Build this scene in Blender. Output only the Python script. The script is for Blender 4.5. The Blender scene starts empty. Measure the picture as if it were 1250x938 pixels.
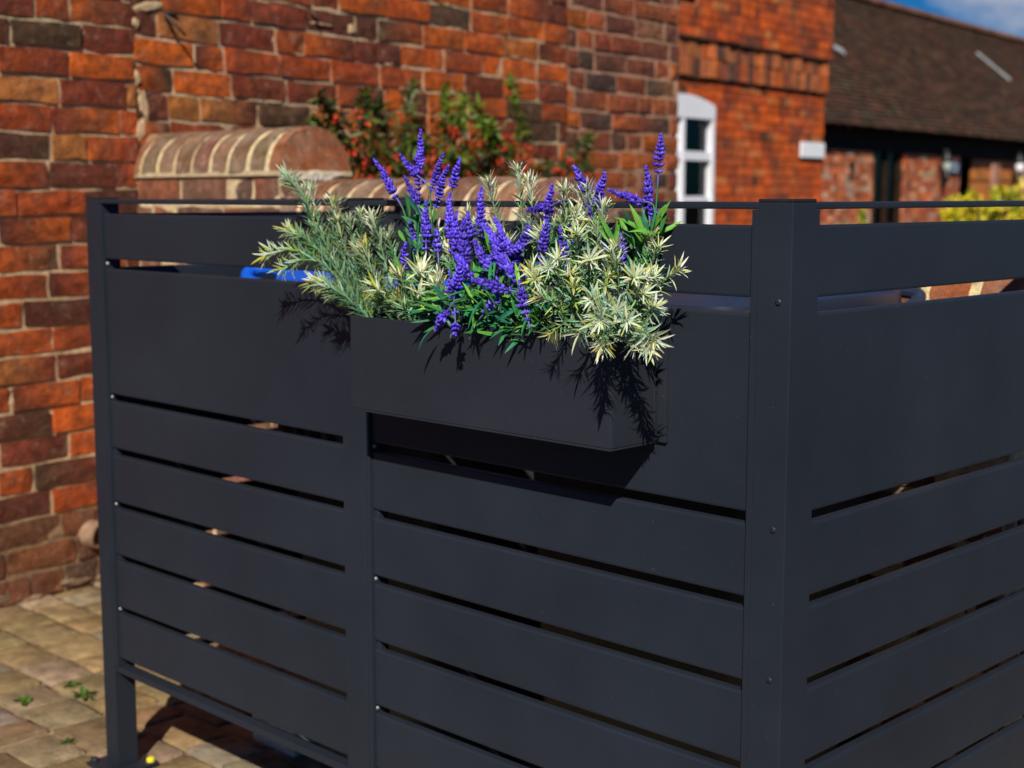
import bpy, bmesh, math, random
import numpy as np
from mathutils import Vector, Matrix
R = math.radians
sc = bpy.context.scene
COL = sc.collection
V = Vector

# ------------------------------------------------------------------ camera
FPX, PITCH, YAW = 1749.36, 0.1312, 0.777
CAM = V((0.9789, -1.4792, 1.2052))
_fw = V((-math.sin(YAW), math.cos(YAW), 0)); CR = V((math.cos(YAW), math.sin(YAW), 0)); _up = V((0, 0, 1))
CF = _fw * math.cos(PITCH) - _up * math.sin(PITCH)
CU = _up * math.cos(PITCH) + _fw * math.sin(PITCH)
def ray(px, py):
    return CF + CR * ((px - 625) / FPX) - CU * ((py - 469) / FPX)
def at(px, py, y):                       # the point of the plane Y = y seen at a pixel of the photo
    r = ray(px, py); return CAM + r * ((y - CAM.y) / r.y)
WA = R(7.5)                              # the old buildings stand 7.5 degrees off the fence
WN = V((math.cos(WA), math.sin(WA), 0)); WE = V((-math.sin(WA), math.cos(WA), 0))
WP = V((-2.980, 0.547, 0))
def onwall(px, py, off):
    r = ray(px, py); return CAM + r * (((WP - CAM).dot(WN) + off) / r.dot(WN))

# ------------------------------------------------------------------ mesh helpers
class MB:
    def __init__(s): s.v = []; s.f = []; s.m = []; s.c = []
    def add(s, vs, fs, m=0, c=(1, 1, 1), cols=None):
        b = len(s.v); s.v += [tuple(x) for x in vs]; s.f += [tuple(b + i for i in f) for f in fs]
        s.m += [m] * len(fs); s.c += (cols if cols else [c] * len(vs))
    def box(s, x0, x1, y0, y1, z0, z1, m=0, c=(1, 1, 1)):
        s.add([(x0,y0,z0),(x1,y0,z0),(x1,y1,z0),(x0,y1,z0),(x0,y0,z1),(x1,y0,z1),(x1,y1,z1),(x0,y1,z1)],
              [(0,3,2,1),(4,5,6,7),(0,1,5,4),(1,2,6,5),(2,3,7,6),(3,0,4,7)], m, c)
    def obox(s, o, ex, ey, ez, x0, x1, y0, y1, z0, z1, m=0, c=(1,1,1)):
        pts = []
        for z in (z0, z1):
            for (x, y) in ((x0,y0),(x1,y0),(x1,y1),(x0,y1)): pts.append(o + ex*x + ey*y + ez*z)
        fs = [(0,3,2,1),(4,5,6,7),(0,1,5,4),(1,2,6,5),(2,3,7,6),(3,0,4,7)]
        if ex.cross(ey).dot(ez) < 0: fs = [f[::-1] for f in fs]
        s.add(pts, fs, m, c)
    def tube(s, pts, rads, n=6, m=0, c=(1,1,1), cols=None):
        pts = [V(p) for p in pts]; b = len(s.v); k = len(pts); vs = []; cc = []
        prev = None
        for i, p in enumerate(pts):
            t = (pts[min(i+1,k-1)] - pts[max(i-1,0)]).normalized()
            a = t.orthogonal().normalized() if prev is None else (prev - t*prev.dot(t)).normalized()
            prev = a; bb = t.cross(a); r = rads[i] if isinstance(rads, (list, tuple)) else rads
            for j in range(n):
                th = 2*math.pi*j/n; vs.append(p + (a*math.cos(th) + bb*math.sin(th))*r); cc.append(cols[i] if cols else c)
        fs = [(i*n+j, i*n+(j+1)%n, (i+1)*n+(j+1)%n, (i+1)*n+j) for i in range(k-1) for j in range(n)]
        fs += [tuple(range(n))[::-1], tuple((k-1)*n+j for j in range(n))]
        s.add(vs, fs, m, c, cc)
    def lathe(s, o, ax, prof, n=16, m=0, c=(1,1,1)):   # prof: (distance along axis, radius)
        ax = V(ax).normalized(); a = ax.orthogonal().normalized(); b = ax.cross(a); vs = []
        for (h, r) in prof:
            for j in range(n):
                th = 2*math.pi*j/n; vs.append(V(o) + ax*h + (a*math.cos(th)+b*math.sin(th))*r)
        k = len(prof)
        fs = [(i*n+j, i*n+(j+1)%n, (i+1)*n+(j+1)%n, (i+1)*n+j) for i in range(k-1) for j in range(n)]
        fs += [tuple(range(n))[::-1], tuple((k-1)*n+j for j in range(n))]
        s.add(vs, fs, m, c)
    def build(s, name, mats, parent=None, smooth=False, bevel=0, seg=2, origin=None, fix=False):
        me = bpy.data.meshes.new(name); me.from_pydata(s.v, [], s.f); 
        me.polygons.foreach_set('material_index', s.m)
        ca = me.color_attributes.new('Col', 'FLOAT_COLOR', 'POINT')
        arr = np.ones((len(s.v), 4), dtype=np.float32); arr[:, :3] = np.array(s.c, dtype=np.float32)
        ca.data.foreach_set('color', arr.ravel())
        if bevel or fix:
            bm = bmesh.new(); bm.from_mesh(me)
            if fix: bmesh.ops.recalc_face_normals(bm, faces=bm.faces)
            if bevel: bmesh.ops.bevel(bm, geom=list(bm.edges), offset=bevel, segments=seg, affect='EDGES', profile=.6, clamp_overlap=True)
            bm.to_mesh(me); bm.free()
        if smooth: me.polygons.foreach_set('use_smooth', [True]*len(me.polygons))
        me.update()
        for m in (mats if isinstance(mats, (list, tuple)) else [mats]): me.materials.append(m)
        ob = bpy.data.objects.new(name, me); COL.objects.link(ob)
        if parent: 
            ob.parent = parent
            ob.matrix_parent_inverse = Matrix.Identity(4)
            off = V((0,0,0)); p = parent
            while p is not None: off += p.location; p = p.parent
            if off.length > 0: me.transform(Matrix.Translation(-off))
        elif origin is not None:
            me.transform(Matrix.Translation(-V(origin))); ob.location = origin
        return ob
def tag(o, label=None, cat=None, group=None, kind=None):
    if label: o['label'] = label
    if cat: o['category'] = cat
    if group: o['group'] = group
    if kind: o['kind'] = kind
    return o
def empty(name, loc, label, cat, group=None):
    o = bpy.data.objects.new(name, None); o.location = loc; o.empty_display_size = .1; COL.objects.link(o)
    return tag(o, label, cat, group)

# ------------------------------------------------------------------ materials
def nt(name):
    m = bpy.data.materials.new(name); m.use_nodes = True; t = m.node_tree
    return m, t, t.nodes['Principled BSDF']
def N(t, typ, **kw):
    n = t.nodes.new(typ)
    for k, v in kw.items():
        if k in n.inputs.keys(): n.inputs[k].default_value = v
        else: setattr(n, k, v)
    return n
def noise(t, scale, detail=4, rough=.55, vec=None):
    n = N(t, 'ShaderNodeTexNoise'); n.inputs['Scale'].default_value = scale; n.inputs['Detail'].default_value = detail; n.inputs['Roughness'].default_value = rough
    if vec is None:
        tc = N(t, 'ShaderNodeTexCoord'); vec = tc.outputs['Object']
    t.links.new(vec, n.inputs['Vector']); return n
def ramp(t, src, stops):
    r = N(t, 'ShaderNodeValToRGB'); el = r.color_ramp.elements
    while len(el) < len(stops): el.new(.5)
    for e, (p, c) in zip(el, stops):
        e.position = p; e.color = (c, c, c, 1) if isinstance(c, (int, float)) else (*c, 1)
    t.links.new(src, r.inputs['Fac']); return r
def mul(t, a, b, fac=1., mode='MULTIPLY'):
    m = N(t, 'ShaderNodeMix', data_type='RGBA', blend_type=mode); m.inputs[0].default_value = fac
    for s, i in ((a, 6), (b, 7)):
        if isinstance(s, tuple): m.inputs[i].default_value = (*s, 1)
        else: t.links.new(s, m.inputs[i])
    return m
def bump(t, bsdf, src, strength, dist):
    b = N(t, 'ShaderNodeBump'); b.inputs['Strength'].default_value = strength; b.inputs['Distance'].default_value = dist
    t.links.new(src, b.inputs['Height']); t.links.new(b.outputs['Normal'], bsdf.inputs['Normal']); return b
def vcol(t):
    a = N(t, 'ShaderNodeAttribute'); a.attribute_name = 'Col'; return a.outputs['Color']
def plain(name, col, rough=.6, metal=0, var=.15, scale=12, bmp=.0, spec=.5):
    m, t, b = nt(name); n = noise(t, scale)
    r = ramp(t, n.outputs['Fac'], [(.3, 1-var), (.7, 1+var)])
    x = mul(t, tuple(col), r.outputs['Color']); t.links.new(x.outputs[2], b.inputs['Base Color'])
    b.inputs['Roughness'].default_value = rough; b.inputs['Metallic'].default_value = metal; b.inputs['Specular IOR Level'].default_value = spec
    if bmp:
        n2 = noise(t, scale*8); bump(t, b, n2.outputs['Fac'], .5, bmp)
    return m
def attr_mat(name, rough=.8, scale=60, lo=.75, hi=1.2, bmp=.002, bscale=150, spec=.3, trans=0, big=None, salt=0):
    m, t, b = nt(name); c = vcol(t); n = noise(t, scale, 5, .6)
    r = ramp(t, n.outputs['Fac'], [(.28, lo), (.72, hi)])
    x = mul(t, c, r.outputs['Color']).outputs[2]
    if big:
        n3 = noise(t, big[0], 5, .65); r3 = ramp(t, n3.outputs['Fac'], [(.42, 0.), (.66, 1.)])
        mm = mul(t, x, big[1], 1, 'MIX'); 
        sc_ = N(t, 'ShaderNodeMath', operation='MULTIPLY'); sc_.inputs[1].default_value = big[2]
        t.links.new(r3.outputs['Color'], sc_.inputs[0]); t.links.new(sc_.outputs[0], mm.inputs[0]); x = mm.outputs[2]
    if salt:      # pale lime bloom and flakes on the face of the masonry
        n4 = noise(t, 26, 7, .75); r4 = ramp(t, n4.outputs['Fac'], [(.56, 0.), (.72, salt)])
        ms4 = mul(t, x, (.50, .36, .25), 1, 'MIX'); t.links.new(r4.outputs['Color'], ms4.inputs[0]); x = ms4.outputs[2]
    t.links.new(x, b.inputs['Base Color']); b.inputs['Roughness'].default_value = rough; b.inputs['Specular IOR Level'].default_value = spec
    if bmp:
        n2 = noise(t, bscale, 6, .65); bump(t, b, n2.outputs['Fac'], .8, bmp)
    if trans:
        ts = N(t, 'ShaderNodeBsdfTranslucent'); t.links.new(x, ts.inputs['Color'])
        ms = N(t, 'ShaderNodeMixShader'); ms.inputs[0].default_value = trans
        t.links.new(b.outputs[0], ms.inputs[1]); t.links.new(ts.outputs[0], ms.inputs[2])
        t.links.new(ms.outputs[0], t.nodes['Material Output'].inputs['Surface'])
    return m
def metal_mat(name, col, rough):
    m, t, b = nt(name)
    n = noise(t, 3.0, 5, .6); r = ramp(t, n.outputs['Fac'], [(.3, .84), (.7, 1.14)])
    x = mul(t, tuple(col), r.outputs['Color']).outputs[2]
    # dust specks and faint smears that belong to the paint
    d = noise(t, 260, 2, .5); dr = ramp(t, d.outputs['Fac'], [(.72, 0.), (.80, 1.)])
    d2 = N(t, 'ShaderNodeMath', operation='MULTIPLY'); d2.inputs[1].default_value = .22; t.links.new(dr.outputs['Color'], d2.inputs[0])
    mm = mul(t, x, (.22, .22, .22), 1, 'MIX'); t.links.new(d2.outputs[0], mm.inputs[0])
    t.links.new(mm.outputs[2], b.inputs['Base Color'])
    n2 = noise(t, 9, 5, .65); rr = N(t, 'ShaderNodeMapRange'); rr.inputs['From Min'].default_value=.3; rr.inputs['From Max'].default_value=.7
    rr.inputs['To Min'].default_value = rough-.1; rr.inputs['To Max'].default_value = rough+.12
    t.links.new(n2.outputs['Fac'], rr.inputs['Value']); t.links.new(rr.outputs[0], b.inputs['Roughness'])
    n3 = noise(t, 1400, 2, .5); bump(t, b, n3.outputs['Fac'], .25, .0003)
    b.inputs['Specular IOR Level'].default_value = .24
    return m
M_METAL = metal_mat('anthracite_powder_coat', (.0168, .0210, .0298), .43)
M_BOX = metal_mat('box_powder_coat', (.0196, .0218, .0296), .48)
M_CAP = plain('black_plastic_cap', (.012, .012, .013), .5)
M_STEEL = plain('screw_steel', (.32, .33, .34), .5, .6)
M_YELLOW = plain('yellow_plastic', (.75, .62, .02), .5)
M_BRICK = attr_mat('old_brick', .9, 30, .45, 1.4, .007, 80, .12, big=(9, (.07, .04, .028), .5), salt=.35)
M_MORTAR = attr_mat('lime_mortar', .95, 45, .6, 1.25, .006, 110, .1)
M_FARBRICK = attr_mat('red_brick', .88, 9, .6, 1.35, .004, 60, .2, big=(2.2, (.09, .05, .035), .45))
M_COPING = attr_mat('weathered_coping_brick', .9, 30, .5, 1.4, .005, 120, .2, big=(11, (.34, .25, .17), .45), salt=.6)
M_SETT = attr_mat('sandstone_sett', .92, 22, .5, 1.4, .008, 90, .12, big=(6, (.15, .11, .055), .55))
M_JOINT = plain('sandy_joint', (.23, .16, .09), .95, 0, .45, 30, .004, .1)
M_GROUND = plain('low_bounce_tarmac', (.05, .048, .046), .95, 0, .3, 30, .004, .1)  # unseen yard ground, invented as dark tarmac to keep warm bounce light down
M_LEAF = attr_mat('variegated_leaf', .5, 90, .85, 1.12, 0, 1, .35, trans=.12)
M_STEM = attr_mat('green_stem', .6, 60, .8, 1.15, 0, 1, .3)
M_FLOWER = attr_mat('lavender_floret', .6, 200, .8, 1.2, 0, 1, .25, trans=.12)
M_SHRUB = attr_mat('shrub_leaf', .45, 30, .75, 1.2, 0, 1, .35, trans=.2)
M_BERRY = attr_mat('berry', .35, 60, .85, 1.1, 0, 1, .5)
M_TILE = attr_mat('clay_roof_tile', .9, 5, .55, 1.35, .005, 30, .15, big=(.9, (.055, .038, .022), .4))
M_WHITE = plain('white_paint', (.74, .74, .76), .45, 0, .04, 6)
M_SIGN = plain('white_sign', (.8, .8, .8), .4, 0, .03, 4)
M_DARKWOOD = plain('dark_oak', (.022, .011, .006), .8, 0, .4, 8, .003, .15)
M_OAK = plain('orange_oak', (.42, .14, .025), .6, 0, .3, 5, .003)
M_ROOM = plain('warm_room', (.16, .09, .035), .9)
M_CURTAIN = plain('cream_curtain', (.45, .38, .24), .9, 0, .2, 10)
M_BLUE = plain('blue_lid_plastic', (.005, .09, .55), .38, 0, .06, 10)
M_SLATE = plain('slate_blue_lid_plastic', (.02, .028, .05), .33, 0, .08, 10)
M_BIN = plain('dark_bin_plastic', (.035, .036, .038), .5, 0, .12, 14, .0006)
M_RUBBER = plain('rubber', (.012, .012, .012), .8)
M_STICKER = attr_mat('sticker_print', .5, 20, .92, 1.05, 0, 1, .4)
M_SOIL = plain('dark_soil', (.02, .015, .01), .95, 0, .5, 60, .01)
M_IRON = plain('rusty_iron', (.06, .03, .02), .8, 0, .3, 80)
M_LAMPGREY = plain('frosted_lamp_glass', (.28, .32, .28), .4)
M_LEAD = plain('lead_flashing', (.33, .34, .33), .6, 0, .2, 6)
M_TERRA = plain('terracotta', (.24, .14, .08), .8, 0, .3, 40)
M_STONE = plain('grey_stone', (.42, .40, .37), .9, 0, .35, 40, .006)
def glass():
    m, t, b = nt('window_glass'); t.nodes.remove(b)
    tr = N(t, 'ShaderNodeBsdfTransparent'); tr.inputs['Color'].default_value = (.62, .66, .65, 1)
    gl = N(t, 'ShaderNodeBsdfGlossy'); gl.inputs['Roughness'].default_value = .03; gl.inputs['Color'].default_value = (.55, .55, .55, 1)
    fr = N(t, 'ShaderNodeFresnel'); fr.inputs['IOR'].default_value = 1.45; ms = N(t, 'ShaderNodeMixShader')
    t.links.new(fr.outputs[0], ms.inputs[0]); t.links.new(tr.outputs[0], ms.inputs[1]); t.links.new(gl.outputs[0], ms.inputs[2])
    t.links.new(ms.outputs[0], t.nodes['Material Output'].inputs['Surface']); return m
M_GLASS = glass()

# ------------------------------------------------------------------ bricks
rng = random.Random(5)
def pick(pal, r):
    tot = sum(p[0] for p in pal); x = r.random()*tot
    for w, c in pal:
        x -= w
        if x <= 0: return c
    return pal[-1][1]
def vary(c, r, a=.18):
    k = 1 + r.uniform(-a, a); return tuple(max(.003, ch*k*(1 + r.uniform(-.06, .06))) for ch in c)
PAL_OLD = [(4.0, (0.473, 0.093, 0.014)), (2.6, (0.326, 0.060, 0.015)), (2.2, (0.185, 0.039, 0.019)), (1.5, (0.107, 0.031, 0.019)), (1.1, (0.085, 0.044, 0.023)), (.8, (0.372, 0.131, 0.034))]
PAL_PINK = [(2., (0.323, 0.078, 0.026)), (2, (0.209, 0.053, 0.026)), (1.4, (0.399, 0.092, 0.015)), (1.6, (0.142, 0.046, 0.030)), (1., (0.076, 0.046, 0.034)), (.8, (0.247, 0.101, 0.051))]
PAL_FAR = [(4., (0.550, 0.090, 0.012)), (2.4, (0.418, 0.069, 0.014)), (1.2, (0.242, 0.048, 0.017)), (.5, (0.110, 0.038, 0.020)), (.8, (0.506, 0.149, 0.040))]
PAL_BARN = [(3., (0.559, 0.141, 0.044)), (2., (0.413, 0.094, 0.038)), (1., (0.608, 0.259, 0.131)), (1.2, (0.243, 0.071, 0.038)), (.8, (0.547, 0.354, 0.219))]
PAL_LOW = [(2., (.24, .115, .07)), (2, (.18, .095, .065)), (1.2, (.27, .10, .05)), (1., (.14, .085, .065))]
def bricks(mb, o, e, n, u0, u1, z0, z1, course, r, pal, bl=.228, hd=.3, joint=.0125, jit=.0042, hole=None, grid=(4, 3), mort=(.40, .27, .16), proud=.004, wav=0, mm=1, sheet=True, relief=.010):
    """courses of individual bricks in the plane o + e*u + z, facing n, over a mortar bed"""
    up = V((0, 0, 1)); nz = int(round((z1-z0)/course)); 
    for k in range(nz):
        zb = z0 + k*course; u = u0 - r.uniform(0, bl)
        alt = r.random()
        while u < u1:
            L = (bl if r.random() > hd else bl*.48) + r.uniform(-.006, .006)
            a, b = max(u, u0), min(u + L, u1); u += L + joint
            if b - a < .025: continue
            if hole and hole((a+b)/2, zb + course/2, (b-a)/2): continue
            h0, h1 = zb + joint/2, zb + course - joint/2
            c = vary(pick(pal, r), r); nx, ny = grid; vs = []; cols = []
            d0 = r.uniform(-proud, proud); tilt = r.uniform(-.004, .004)
            c2 = vary(pick(pal, r), r) if r.random() < .4 else c
            W = lambda uu: wav*(math.sin(uu*1.7+1)+.6*math.sin(uu*4.1))
            for j in range(ny):
                for i in range(nx):
                    fu, fz = i/(nx-1), j/(ny-1)
                    edge = i in (0, nx-1) or j in (0, ny-1)
                    uu = a + (b-a)*fu + r.uniform(-jit, jit); zz = h0 + (h1-h0)*fz + r.uniform(-jit, jit) + W(uu)
                    dd = d0 + tilt*(fu-.5) + (-.003 + r.uniform(-.002, .001) if edge else r.uniform(-.0008, .0008))
                    vs.append(o + e*uu + up*zz + n*dd); f = fu
                    q = 1 + r.uniform(-.16, .12); cols.append(tuple((c[t]*(1-f) + c2[t]*f)*q for t in range(3)))
            fs = [(j*nx+i, j*nx+i+1, (j+1)*nx+i+1, (j+1)*nx+i) for j in range(ny-1) for i in range(nx-1)]
            ring = [i for i in range(nx)] + [j*nx+nx-1 for j in range(1, ny)] + [(ny-1)*nx+i for i in range(nx-2, -1, -1)] + [j*nx for j in range(ny-2, 0, -1)]
            b0 = len(vs)
            for q in ring: vs.append(V(vs[q]) - n*.03); cols.append(cols[q])
            m_ = len(ring); fs += [(ring[(q+1) % m_], ring[q], b0+q, b0+(q+1) % m_) for q in range(m_)]
            mb.add(vs, fs, 0, c, cols)
    if sheet:
        st = .06 if course < .1 and (u1-u0) < 8 else .2
        nu, nv = max(1, int((u1-u0)/st)), max(1, int((z1-z0)/st))
        P = [[o + e*(u0+(u1-u0)*i/nu) + up*(z0+(z1-z0)*j/nv) + n*(-relief + r.uniform(-.0025, .003)) for i in range(nu+1)] for j in range(nv+1)]
        vs = [p for row in P for p in row]; fs = []; cols = [vary(mort, r, .18) for _ in vs]
        for j in range(nv):
            for i in range(nu):
                if hole and hole(u0+(u1-u0)*(i+.5)/nu, z0+(z1-z0)*(j+.5)/nv, 0): continue
                fs.append((j*(nu+1)+i, j*(nu+1)+i+1, (j+1)*(nu+1)+i+1, (j+1)*(nu+1)+i))
        mb.add(vs, fs, mm, mort, cols)
def smear(mb, o, e, n, u, z, ru, rz, r, c=(.42, .30, .18), m=1, lift=.0):
    """a rough pat of mortar on the brick face"""
    K = 14; up = V((0, 0, 1)); ph = r.uniform(0, 6)
    rad = [1 + .3*math.sin(2*2*math.pi*k/K+ph) + r.uniform(-.22, .22) for k in range(K)]
    vs = [o + e*u + up*z + n*(lift+.0035)]
    for s, d in ((.6, .003), (1, -.006)):
        for k in range(K):
            t = 2*math.pi*k/K; vs.append(o + e*(u + ru*s*rad[k]*math.cos(t)) + up*(z + rz*s*rad[k]*math.sin(t)) + n*(lift+d))
    fs = [(0, 1+k, 1+(k+1) % K) for k in range(K)] + [(1+k, 1+K+k, 1+K+(k+1) % K, 1+(k+1) % K) for k in range(K)]
    mb.add(vs, fs, m, c, [vary(c, r, .15) for _ in vs])

# ================================================================== SETTING
def build_ground():
    mb = MB(); mb.add([(-200, -200, -.03), (200, -200, -.03), (200, 200, -.03), (-200, 200, -.03)], [(0, 1, 2, 3)])
    tag(mb.build('ground', M_GROUND), kind='structure', label='unseen yard ground around the buildings, tarmac made dark to cut bounced light')
    r = random.Random(11); mb = MB()
    pal = [(2.6, (0.289, 0.196, 0.092)), (2, (0.266, 0.196, 0.118)), (1.4, (0.222, 0.148, 0.074)), (1.0, (0.318, 0.237, 0.141)), (1., (0.244, 0.192, 0.141)), (.9, (0.296, 0.185, 0.085))]
    X0, X1, Y0, Y1 = -3.15, .35, -.62, 3.6
    mb.box(X0, X1, Y0, Y1, -.06, -.0085, 1)
    y = Y0
    while y < Y1 - .05:
        w = r.choice((.12, .132, .148)); x = X0 - r.uniform(0, .2)
        while x < X1:
            L = r.uniform(.11, .215)
            a, b, c_, d = x+.003, x+L-.003, y+.003, y+w-.003
            if b > X1: break
            col = vary(pick(pal, r), r, .15); vs = []; cols = []
            nx, ny = 5, 4; tx, ty, hz = r.uniform(-.006, .006), r.uniform(-.006, .006), r.uniform(-.003, .002)
            for j in range(ny):
                for i in range(nx):
                    fx, fy = (0, .07, .5, .93, 1)[i], (0, .09, .91, 1)[j]; ed = i in (0, nx-1) or j in (0, ny-1)
                    cr_ = (i in (0, nx-1)) and (j in (0, ny-1))
                    px = a + (b-a)*fx + r.uniform(-.0036, .0036) + (.003*(1-2*fx) if cr_ else 0); py = c_ + (d-c_)*fy + r.uniform(-.0036, .0036) + (.003*(1-2*fy) if cr_ else 0)
                    pz = hz + tx*(fx-.5) + ty*(fy-.5) + (-.005 if ed else 0) + r.uniform(-.0014, .0010)
                    vs.append(V((px, py, pz))); q = 1 + r.uniform(-.14, .12); cols.append(tuple(h*q for h in col))
            fs = [(j*nx+i, j*nx+i+1, (j+1)*nx+i+1, (j+1)*nx+i) for j in range(ny-1) for i in range(nx-1)]
            ring = [i for i in range(nx)] + [j*nx+nx-1 for j in range(1, ny)] + [(ny-1)*nx+i for i in range(nx-2, -1, -1)] + [j*nx for j in range(ny-2, 0, -1)]
            b0 = len(vs)
            for q in ring: vs.append(vs[q] - V((0, 0, .03))); cols.append(tuple(h*.8 for h in cols[q]))
            m_ = len(ring); fs += [(ring[(q+1) % m_], ring[q], b0+q, b0+(q+1) % m_) for q in range(m_)]
            mb.add(vs, fs, 0, col, cols)
            x += L
        y += w
    tag(mb.build('paving', [M_SETT, M_JOINT], smooth=True), kind='structure', label='worn tan sandstone setts laid in rows under the bin store')
build_ground()

def build_near_building():
    b = empty('brick_building', WP, 'tall old red brick building with crumbly cream mortar behind the left end of the fence', 'building')
    r = random.Random(3); o = WP; mb = MB()
    foot = [(2, (.15, .055, .03)), (2, (.20, .065, .03)), (1, (.09, .045, .03)), (.8, (.17, .09, .05))]     # damp, dirty courses at the foot
    bricks(mb, o, WE, WN, -2.2, .392, 0, .2445, .0815, r, foot, bl=.232, hd=.3, wav=.002, mort=(.24, .15, .085))
    bricks(mb, o, WE, WN, -2.2, .392, .2445, 3.912, .0815, r, PAL_OLD, bl=.232, hd=.22, wav=.002, mort=(.52, .36, .205))
    # ragged foot: earth and lime debris
    for k in range(16): smear(mb, o, WE, WN, r.uniform(-2, .4), r.uniform(.0, .03), r.uniform(.04, .09), r.uniform(.008, .018), r, (.22, .15, .09), lift=.0)
    pass
    mb.obox(o, WE, WN, V((0,0,1)), -2.2, .385, -.4, -.035, 0, 3.9, 1, (.2, .1, .06))
    mb.build('wall', [M_BRICK, M_MORTAR], b, smooth=False)
    # the longer wall, all but flush with it
    o2 = WP - WN*.004; mb = MB()
    bricks(mb, o2, WE, WN, .392, 2.74, 0, 3.9, .0845, r, PAL_OLD, bl=.24, hd=.28, wav=.003, mort=(.52, .36, .21))
    bricks(mb, o2, WE, WN, 2.75, 3.70, 0, 3.96, .088, r, PAL_PINK, bl=.24, hd=.45, joint=.02, jit=.004, mort=(.40, .22, .135), relief=.010)
    for (px, py, a, c) in ((176, 130, .022, .05), (172, 160, .02, .055), (182, 8, .055, .022), (186, 170, .035, .02), (168, 95, .012, .03), (166, 28, .012, .02), (395, 30, .05, .006), (430, 36, .02, .014)):
        q = onwall(px, py, -.004); smear(mb, o2, WE, WN, (q-o2).dot(WE), q.z, a, c, r, (.50, .34, .19))
    for k in range(26): smear(mb, o2, WE, WN, r.uniform(.4, 2.8), .0845*r.randint(13, 26), r.uniform(.03, .08), r.uniform(.004, .007), r, (.52, .36, .21), lift=-.0035)
    mb.obox(o2, WE, WN, V((0,0,1)), .39, 3.69, -.4, -.035, 0, 3.95, 1, (.2, .1, .06))
    for k in range(45):   # end face bricks so the corner reads from the side
        zc = .044 + k*.088; L = .235 if k % 2 else .12
        mb.obox(o2, WE, WN, V((0,0,1)), 3.67, 3.703, -.03-L, -.012, zc-.034, zc+.034, 0, vary(pick(PAL_PINK, r), r))
    mb.build('wall', [M_BRICK, M_MORTAR], b)
    mb = MB()              # a bent iron spike driven into the joint
    p0, p1, p2 = onwall(198, 16, -.03), onwall(206, 22, .03), onwall(227, 44, .05)
    mb.tube([p0 - WN*.03, p0, p1, p2], [.006, .006, .006, .004], 6); mb.tube([onwall(188, 12, -.02), onwall(215, 18, .0)], .006, 6)
    mb.build('iron_spike', M_IRON, b, smooth=True)
    mb = MB(); p0, p1, p2 = onwall(378, 18, -.05), onwall(381, 14, .0), onwall(387, 22, .02)
    mb.tube([p0, p1, p2], [.009, .009, .005], 6); mb.build('iron_spike', M_IRON, b, smooth=True)
    mb = MB(); c = onwall(113, 652, 0)   # broken drain end low in the wall
    ax = (WN*.9 + WE*.35 + V((0, 0, -.15))).normalized()
    mb.lathe(c - ax*.06, ax, [(0, .044), (.085, .044), (.085, .033), (.02, .032)], 18)
    mb.build('drain_pipe', M_TERRA, b, smooth=True)
build_near_building()

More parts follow.
